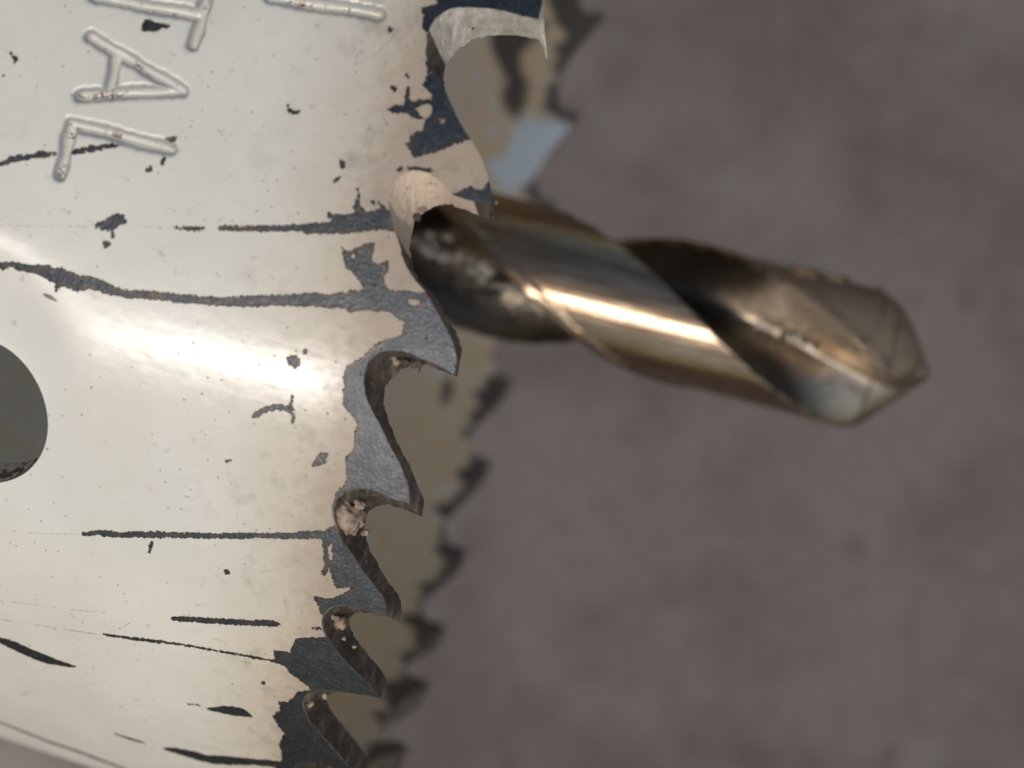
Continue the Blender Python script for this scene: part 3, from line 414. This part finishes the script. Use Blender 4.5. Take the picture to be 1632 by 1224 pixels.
# cup: inner sheet and the walls of the slots
ui = np.linspace(-7.5, N_U-7.5, 620); vi = np.concatenate([np.arange(0, 16, .3), np.linspace(16.3, 38, 30)])
Ui, Si, Ti = wall_surface(ui, vi, True)
Ti, (Ui, Si) = clip_tris(Ti, slot_sdf(Ui, Si), [Ui, Si])
def inner_scrape_glint(U, S):
    F = np.full(U.shape, .5)
    for P in FARB: local(F, U, S, P, .5, lambda u, s: poly_sdf(u, s, P), np.minimum)
    return F
def inner_chip(U, S):
    F = np.full(U.shape, .5)
    for P in FARD: local(F, U, S, P, .5, lambda u, s: poly_sdf(u, s, P), np.minimum)
    w = .5*np.sin(U*.9)+.4*np.sin(U*2.3+2)+.3*np.sin(U*4.7)
    F = np.minimum(F, -S-1.6+w*.7-1.3*np.exp(-((U-95.)/4.)**2))
    return np.maximum(F, -inner_scrape_glint(U, S)-.1)
Vi = to_world(Ui/24, Si, radius(Si, Ui)+dish(slot_sdf(Ui, Si), Ui, Si)-WALL)
ri = edge_s(Ui, EUi, ESi)-Si
Ai = dict(chip=inner_chip(Ui, Si), faint=inner_scrape_glint(Ui, Si), rust=np.full(len(Ui), .3), groove=np.zeros(len(Ui)), rim=ri)
sv, st, su = [], [], []
off = len(Vb)+len(Vi)
for c in SLOTS:
    n = 72; P = []
    for k in range(n//2+1): a_ = math.pi*k/(n//2); P.append((c-1.95*math.cos(a_), -11.62+1.95*math.sin(a_)))
    for k in range(n//2+1): a_ = math.pi+math.pi*k/(n//2); P.append((c-1.95*math.cos(a_), -26.+1.95*math.sin(a_)))
    P = np.array(P); b0 = off+sum(len(x) for x in sv)
    h0 = dish(np.zeros(len(P)), P[:, 0], P[:, 1])
    for q in (0., .12, WALL-.1, WALL): sv.append(to_world((P[:, 0])/24, P[:, 1], radius(P[:, 1], P[:, 0])+h0-q))
    L = len(P)
    for row in range(3):
        for k in range(L):
            k2 = (k+1) % L; a_ = b0+row*L; b_ = b0+(row+1)*L
            st.append((a_+k, a_+k2, b_+k2)); st.append((a_+k, b_+k2, b_+k))
SV = np.concatenate(sv); ns = len(SV)
Vall = np.concatenate([Vb, Vi, SV])
Aall = {k: np.concatenate([Ab[k], Ai[k], np.full(ns, {'chip': .03, 'faint': .3, 'rust': .3, 'groove': 0., 'rim': 9.}[k])]) for k in Ab}
Tall = np.concatenate([Tb, Ti[:, ::-1]+len(Vb), np.array(st)])
mi = np.concatenate([np.zeros(len(Tb)), np.ones(len(Ti)), np.full(len(st), 2)])
cup = make_obj('cup', Vall, [Tall], [M_out, M_in, M_gul], saw, Aall, mi)

names = ['stamped_letter']*4
for k in range(len(LET)):
    f = T[lt == k]
    if len(f):
        v_, t_, A_ = submesh(V, f, attrs)
        o = make_obj('stamped_letter', v_, [t_], [M_out], cup, A_)
        o['label'] = ['stamped letter L with rusty specks', 'stamped letter A with rusty specks', 'stamped letter T cut by the photo edge', 'stroke of a stamped letter in the next line'][k]

# teeth: every tooth a part of its own
from mathutils.geometry import delaunay_2d_cdt
from mathutils import Vector
def fill(P, step):
    """triangulate a closed outline with an even grid inside"""
    P = np.array(P); n = len(P)
    x0, y0 = P.min(0); x1, y1 = P.max(0)
    gx, gy = np.meshgrid(np.arange(x0+step*.37, x1, step), np.arange(y0+step*.41, y1, step)); gx = gx.ravel(); gy = gy.ravel()
    k = poly_sdf(gx, gy, P) < -step*.45
    pts = [Vector(p) for p in P]+[Vector(p) for p in zip(gx[k], gy[k])]
    v, e, f, *_ = delaunay_2d_cdt(pts, [(i, (i+1) % n) for i in range(n)], [], 1, 1e-6)
    v = np.array([tuple(p) for p in v]); f = np.array([q for q in f if len(q) == 3])
    a_ = v[f[:, 0]]; b_ = v[f[:, 1]]; c_ = v[f[:, 2]]
    ar = (b_[:, 0]-a_[:, 0])*(c_[:, 1]-a_[:, 1])-(b_[:, 1]-a_[:, 1])*(c_[:, 0]-a_[:, 0])
    f[ar < 0] = f[ar < 0][:, ::-1]
    return v, f[np.abs(ar) > 1e-9]
def densify(P, step, closed=False):
    o = []
    for a_, b_ in zip(P[:-1], P[1:]):
        n = max(1, int(math.hypot(b_[0]-a_[0], b_[1]-a_[1])/step))
        for k in range(n): o.append((a_[0]+(b_[0]-a_[0])*k/n, a_[1]+(b_[1]-a_[1])*k/n))
    o.append(tuple(P[-1])); return np.array(o)
def chaikin(P, Q, it=2, keep=()):
    P = [tuple(x) for x in P]; Q = [tuple(x) for x in Q]; K = set(keep)
    for _ in range(it):
        nP, nQ, nK = [P[0]], [Q[0]], set()
        for i in range(1, len(P)-1):
            if i in K: nK.add(len(nP)); nP.append(P[i]); nQ.append(Q[i]); continue
            for t, j in ((.25, i-1), (.25, i+1)):
                nP.append(tuple(np.array(P[i])*(1-t)+np.array(P[j])*t)); nQ.append(tuple(np.array(Q[i])*(1-t)+np.array(Q[j])*t))
        nP.append(P[-1]); nQ.append(Q[-1]); P, Q, K = nP, nQ, nK
    return np.array(P), np.array(Q)
NC = len(cout)
labels = {0: 'topmost tooth with black face and brightly lit cutting edge', 1: 'tooth above the drill still covered in tan paint',
          2: 'bare grey steel tooth just below the drill'}
for k in range(len(gul_i)):
    g0 = gul_i[k-1]; g1 = gul_i[k]
    if k == 0:
        idx = list(range(g0, NC))+list(range(0, g1+1)); sh = np.array([-N_U if j >= g0 else 0 for j in idx])
    else: idx = list(range(g0, g1+1)); sh = np.zeros(len(idx))
    P = cout[idx]+np.stack([sh, sh*0], 1); Q = cinn[idx]+np.stack([sh, sh*0], 1)
    near = P[:, 0].mean() < 21 and P[:, 0].mean() > -7
    ti = [j for j, i in enumerate(idx) if i in tip_i]
    P, Q = chaikin(P, Q, 2 if near else 1, ti)
    # slight burrs along the cut
    if near:
        rj = np.random.default_rng(k); n = len(P); jit = rj.normal(0, .008, (n, 2)); jit[0] = jit[-1] = 0; P = P+jit
        jit2 = rj.normal(0, .014, (n, 2)); jit2[0] = jit2[-1] = 0; Q = Q+jit2
    step = .07 if near else .35
    bo = densify([P[-1], P[0]], .05 if near else .4)[1:-1]; bi = densify([Q[-1], Q[0]], .3)[1:-1]
    vo, fo = fill(np.concatenate([P, bo]), step); vn, fn = fill(np.concatenate([Q, bi]), .3)
    Vo = to_world(vo[:, 0]/24, vo[:, 1], radius(vo[:, 1], vo[:, 0])); Vn = to_world(vn[:, 0]/24, vn[:, 1], radius(vn[:, 1], vn[:, 0])-WALL)
    # gullet wall with softened corners
    rows = []; qs = [0, .07, .25, .5, .75, .97, 1]
    for q in qs:
        X = P*(1-q)+Q*q; rr = radius(X[:, 1], X[:, 0])-WALL*q; rows.append(to_world(X[:, 0]/24, X[:, 1], rr))
    L = len(P); base = len(Vo)+len(Vn); fs = []
    for a_ in range(len(qs)-1):
        for j in range(L-1):
            q0 = base+a_*L+j; q1 = q0+1; q2 = q1+L; q3 = q0+L; fs += [(q0, q2, q1), (q0, q3, q2)]
    chipW = np.full(L*len(qs), -.5)
    if k == 2:
        w = (P[:, 0] < 1.9)
        chipW = np.tile(np.where(w, .55, -.5), len(qs))
    if k == 1:
        w = (np.arange(L) > max(ti)+6)*(P[:, 1] < -.5); chipW = np.tile(np.where(w, .55, -.5), len(qs))
    A = dict(chip=np.concatenate([bare_field(vo[:, 0], vo[:, 1]), inner_chip(vn[:, 0]+(N_U if k == 0 else 0), vn[:, 1]), chipW]),
             rim=np.concatenate([np.clip(-vo[:, 1]-2.2, -1, 0), np.zeros(len(vn)), np.zeros(len(chipW))]))
    nt_ = len(Vo)+len(Vn)+len(chipW)
    A['faint'] = np.concatenate([np.full(len(vo), .3), inner_scrape_glint(vn[:, 0], vn[:, 1]), np.full(len(chipW), .3)]); A['rust'] = np.full(nt_, .3); A['groove'] = np.zeros(nt_)
    o = make_obj('tooth', np.concatenate([Vo, Vn]+rows), [fo[:, ::-1] if FLIP else fo, (fn if FLIP else fn[:, ::-1])+len(Vo), np.array(fs)],
                 [M_out, M_in, M_gulb if k == 0 else M_gul, M_edge], saw, A, np.concatenate([np.zeros(len(fo)), np.ones(len(fn)), np.where((np.arange(len(fs)) < 2*(L-1)) & (k > 2), 3, 2)]))
    if k in labels: o['label'] = labels[k]

# back plate of the cup, boss and arbor shank (outside the frame, they carry the cup and the drill)
def lathe(name, prof, mat, parent, n=96, attrs=None):
    th = np.linspace(0, 2*math.pi, n, endpoint=False); V = []
    for s, r_ in prof: V.append(to_world(th, np.full(n, s), np.full(n, r_)))
    F = []
    for a_ in range(len(prof)-1):
        i = np.arange(n); j = (i+1) % n; F.append(np.stack([a_*n+i, a_*n+j, (a_+1)*n+j, (a_+1)*n+i], 1))
    return make_obj(name, np.concatenate(V), F, [mat], parent)
rb = float(radius(np.array(-38.)))
A_b = lathe('back_plate', [(-38, rb), (-40, rb), (-40.3, rb-.3), (-40.3, 3.2), (-37.2, 3.2), (-37.2, rb-1.), (-38, rb)], M_back, saw)
lathe('arbor', [(-36.6, 3.05), (-36.6, 7.5), (-37.2, 8), (-37.2, 3.05), (-40.3, 3.05), (-40.3, 9.5), (-46, 9.5), (-46.5, 9), (-47, 4.8), (-72, 4.8), (-73, 4.3), (-73, .01)], M_arbor, saw)

# ---------------------------------------------------------------- pilot drill
RD, TIPS_S, LEAD = 3.077, 17.7, 11.6
ss = np.concatenate([np.linspace(-45, -8, 60), np.arange(-7.9, 15.3, .08), 17.69-(np.linspace(2.39**.7, 0.0, 70))**(1/.7)])
th = np.radians(np.arange(0, 360, 1.0))
TH, SS = np.meshgrid(th, ss)
b0 = (np.degrees(TH)-LEAD*SS-15.3) % 180               # 0..75.9 = flute, then land
x = np.clip(b0/84.7, 0, 1); fl = np.where(b0 < 84.7, np.sin(np.pi*np.clip(x, 0, 1)**.85)**.75, 0)
rr = RD*(1-.66*fl)
land = b0 >= 84.7
rr = np.where(land & (b0 > 84.7) & (b0 < 170), RD*.982, rr)
flute_on = smooth(-40, -36, SS); rr = RD-(RD-rr)*flute_on
cone = (TIPS_S-SS)*math.tan(math.radians(53))+.2
fl = fl*flute_on
tipface = cone < rr
kk = 1.5; hh = np.clip(.5+.5*(cone-rr)/kk, 0, 1); rr = np.maximum(cone*(1-hh)+rr*hh-kk*hh*(1-hh), .01)
V = to_world(TH, SS, rr).reshape(-1, 3)
n, m = TH.shape; i = np.arange(n)[:, None]*m+np.arange(m)[None, :]; j = np.roll(i, -1, 1)
F = np.stack([i[:-1].ravel(), j[:-1].ravel(), j[1:].ravel(), i[1:].ravel()], 1)
thd = (np.degrees(TH)+180) % 360-180
dirt = np.clip(fl*(1.3*np.exp(-((SS-11.0)/1.7)**2-((thd+4)/20)**2)+(1-smooth(1.5, 3, SS))), 0, 1)
tanm = smooth(9.5, 11.5, SS)*np.where(land | (fl < .5), smooth(20, 0, thd)*smooth(-150, -110, thd), 0)
drill = make_obj('pilot_drill', V, [F[:, ::-1]], [M_drill], saw, dict(reflection_grime=np.where(fl > 0, np.maximum(x*(1-.35*smooth(10.0, 14.8, SS)), smooth(-2, -30, thd)*(1-smooth(7.5, 14.5, SS))*smooth(-150, -100, thd)), 0).ravel(), flute=fl.ravel(), dirt=dirt.ravel(), tan=tanm.ravel()))
drill['label'] = 'shiny spiral fluted twist drill sticking out past the teeth'

# ---------------------------------------------------------------- grime and swarf
def lump(name, u, s, depth, size, mat, parent, seed, squash=(1, 1, .6), onr=None, sub=4):
    bm = bmesh.new(); bmesh.ops.create_icosphere(bm, subdivisions=sub, radius=1)
    v = np.array([w.co[:] for w in bm.verts]); f = np.array([[w.index for w in q.verts] for q in bm.faces]); bm.free()
    rg = np.random.default_rng(seed); d = np.ones(len(v))
    for fr in (1.7, 3.1, 6.3, 11.):
        for _ in range(3):
            k = rg.normal(size=3)*fr; d += .30/fr*np.sin(v@k+rg.uniform(0, 6))
    v = v*d[:, None]*np.array(squash)
    r_ = (onr if onr is not None else float(radius(np.array(s)))-depth)
    ang = u/24 if onr is None else u
    er = math.cos(ang)*E1+math.sin(ang)*E2; et = -math.sin(ang)*E1+math.cos(ang)*E2
    c = RC+s*AX+r_*er
    W = c+size*(v[:, :1]*et+v[:, 1:2]*AX+v[:, 2:]*er)
    return make_obj(name, W*.1, [f], [mat], parent)

for (px, sz, mt, sq) in GRIME:
    lump('grime_clump', px[0], px[1], px[2], sz, {'t': M_grime, 'd': M_dark}[mt], cup, int(px[0]*97+px[1]*31) % 9999+7, sq)
def hair(pts, rad, mat, name='steel_burr'):
    P = [to_world(np.array(p[0]/24), np.array(p[1]), np.array(float(radius(np.array(p[1])))-p[2])) for p in pts]
    V = []; F = []; n = 6
    for k, p in enumerate(P):
        t = P[min(k+1, len(P)-1)]-P[max(k-1, 0)]; t = t/np.linalg.norm(t); a_ = np.cross(t, E1); a_ /= np.linalg.norm(a_); b_ = np.cross(t, a_)
        q = rad*.1*(1-.7*k/(len(P)-1))
        for j in range(n): V.append(p+q*(math.cos(j*2*math.pi/n)*a_+math.sin(j*2*math.pi/n)*b_))
        if k:
            for j in range(n): F.append(((k-1)*n+j, (k-1)*n+(j+1) % n, k*n+(j+1) % n, k*n+j))
    return make_obj(name, np.array(V), [np.array(F)], [mat], cup)
for h_ in HAIRS: hair(h_, .045, M_dark)
# flakes and chips on the drill
rg = np.random.default_rng(5)
def drill_r(thr, s):
    b = (math.degrees(thr)-LEAD*s-15.3) % 180; x = min(b/84.7, 1)
    return min(RD*(1-.66*(math.sin(math.pi*x**.85)**.75 if b < 84.7 else 0)), (TIPS_S-s)*math.tan(math.radians(57)))
for (td, s, sz, mt) in DEBRIS:
    t = math.radians(td)
    lump('swarf_chip', t, s, 0, sz, {'f': M_flake, 's': M_swarf, 'd': M_dark}[mt], drill, int(td*13+s*71) % 9973, (rg.uniform(.7, 1.3), rg.uniform(.7, 1.4), rg.uniform(.25, .5)), drill_r(t, s)+.02, 3)
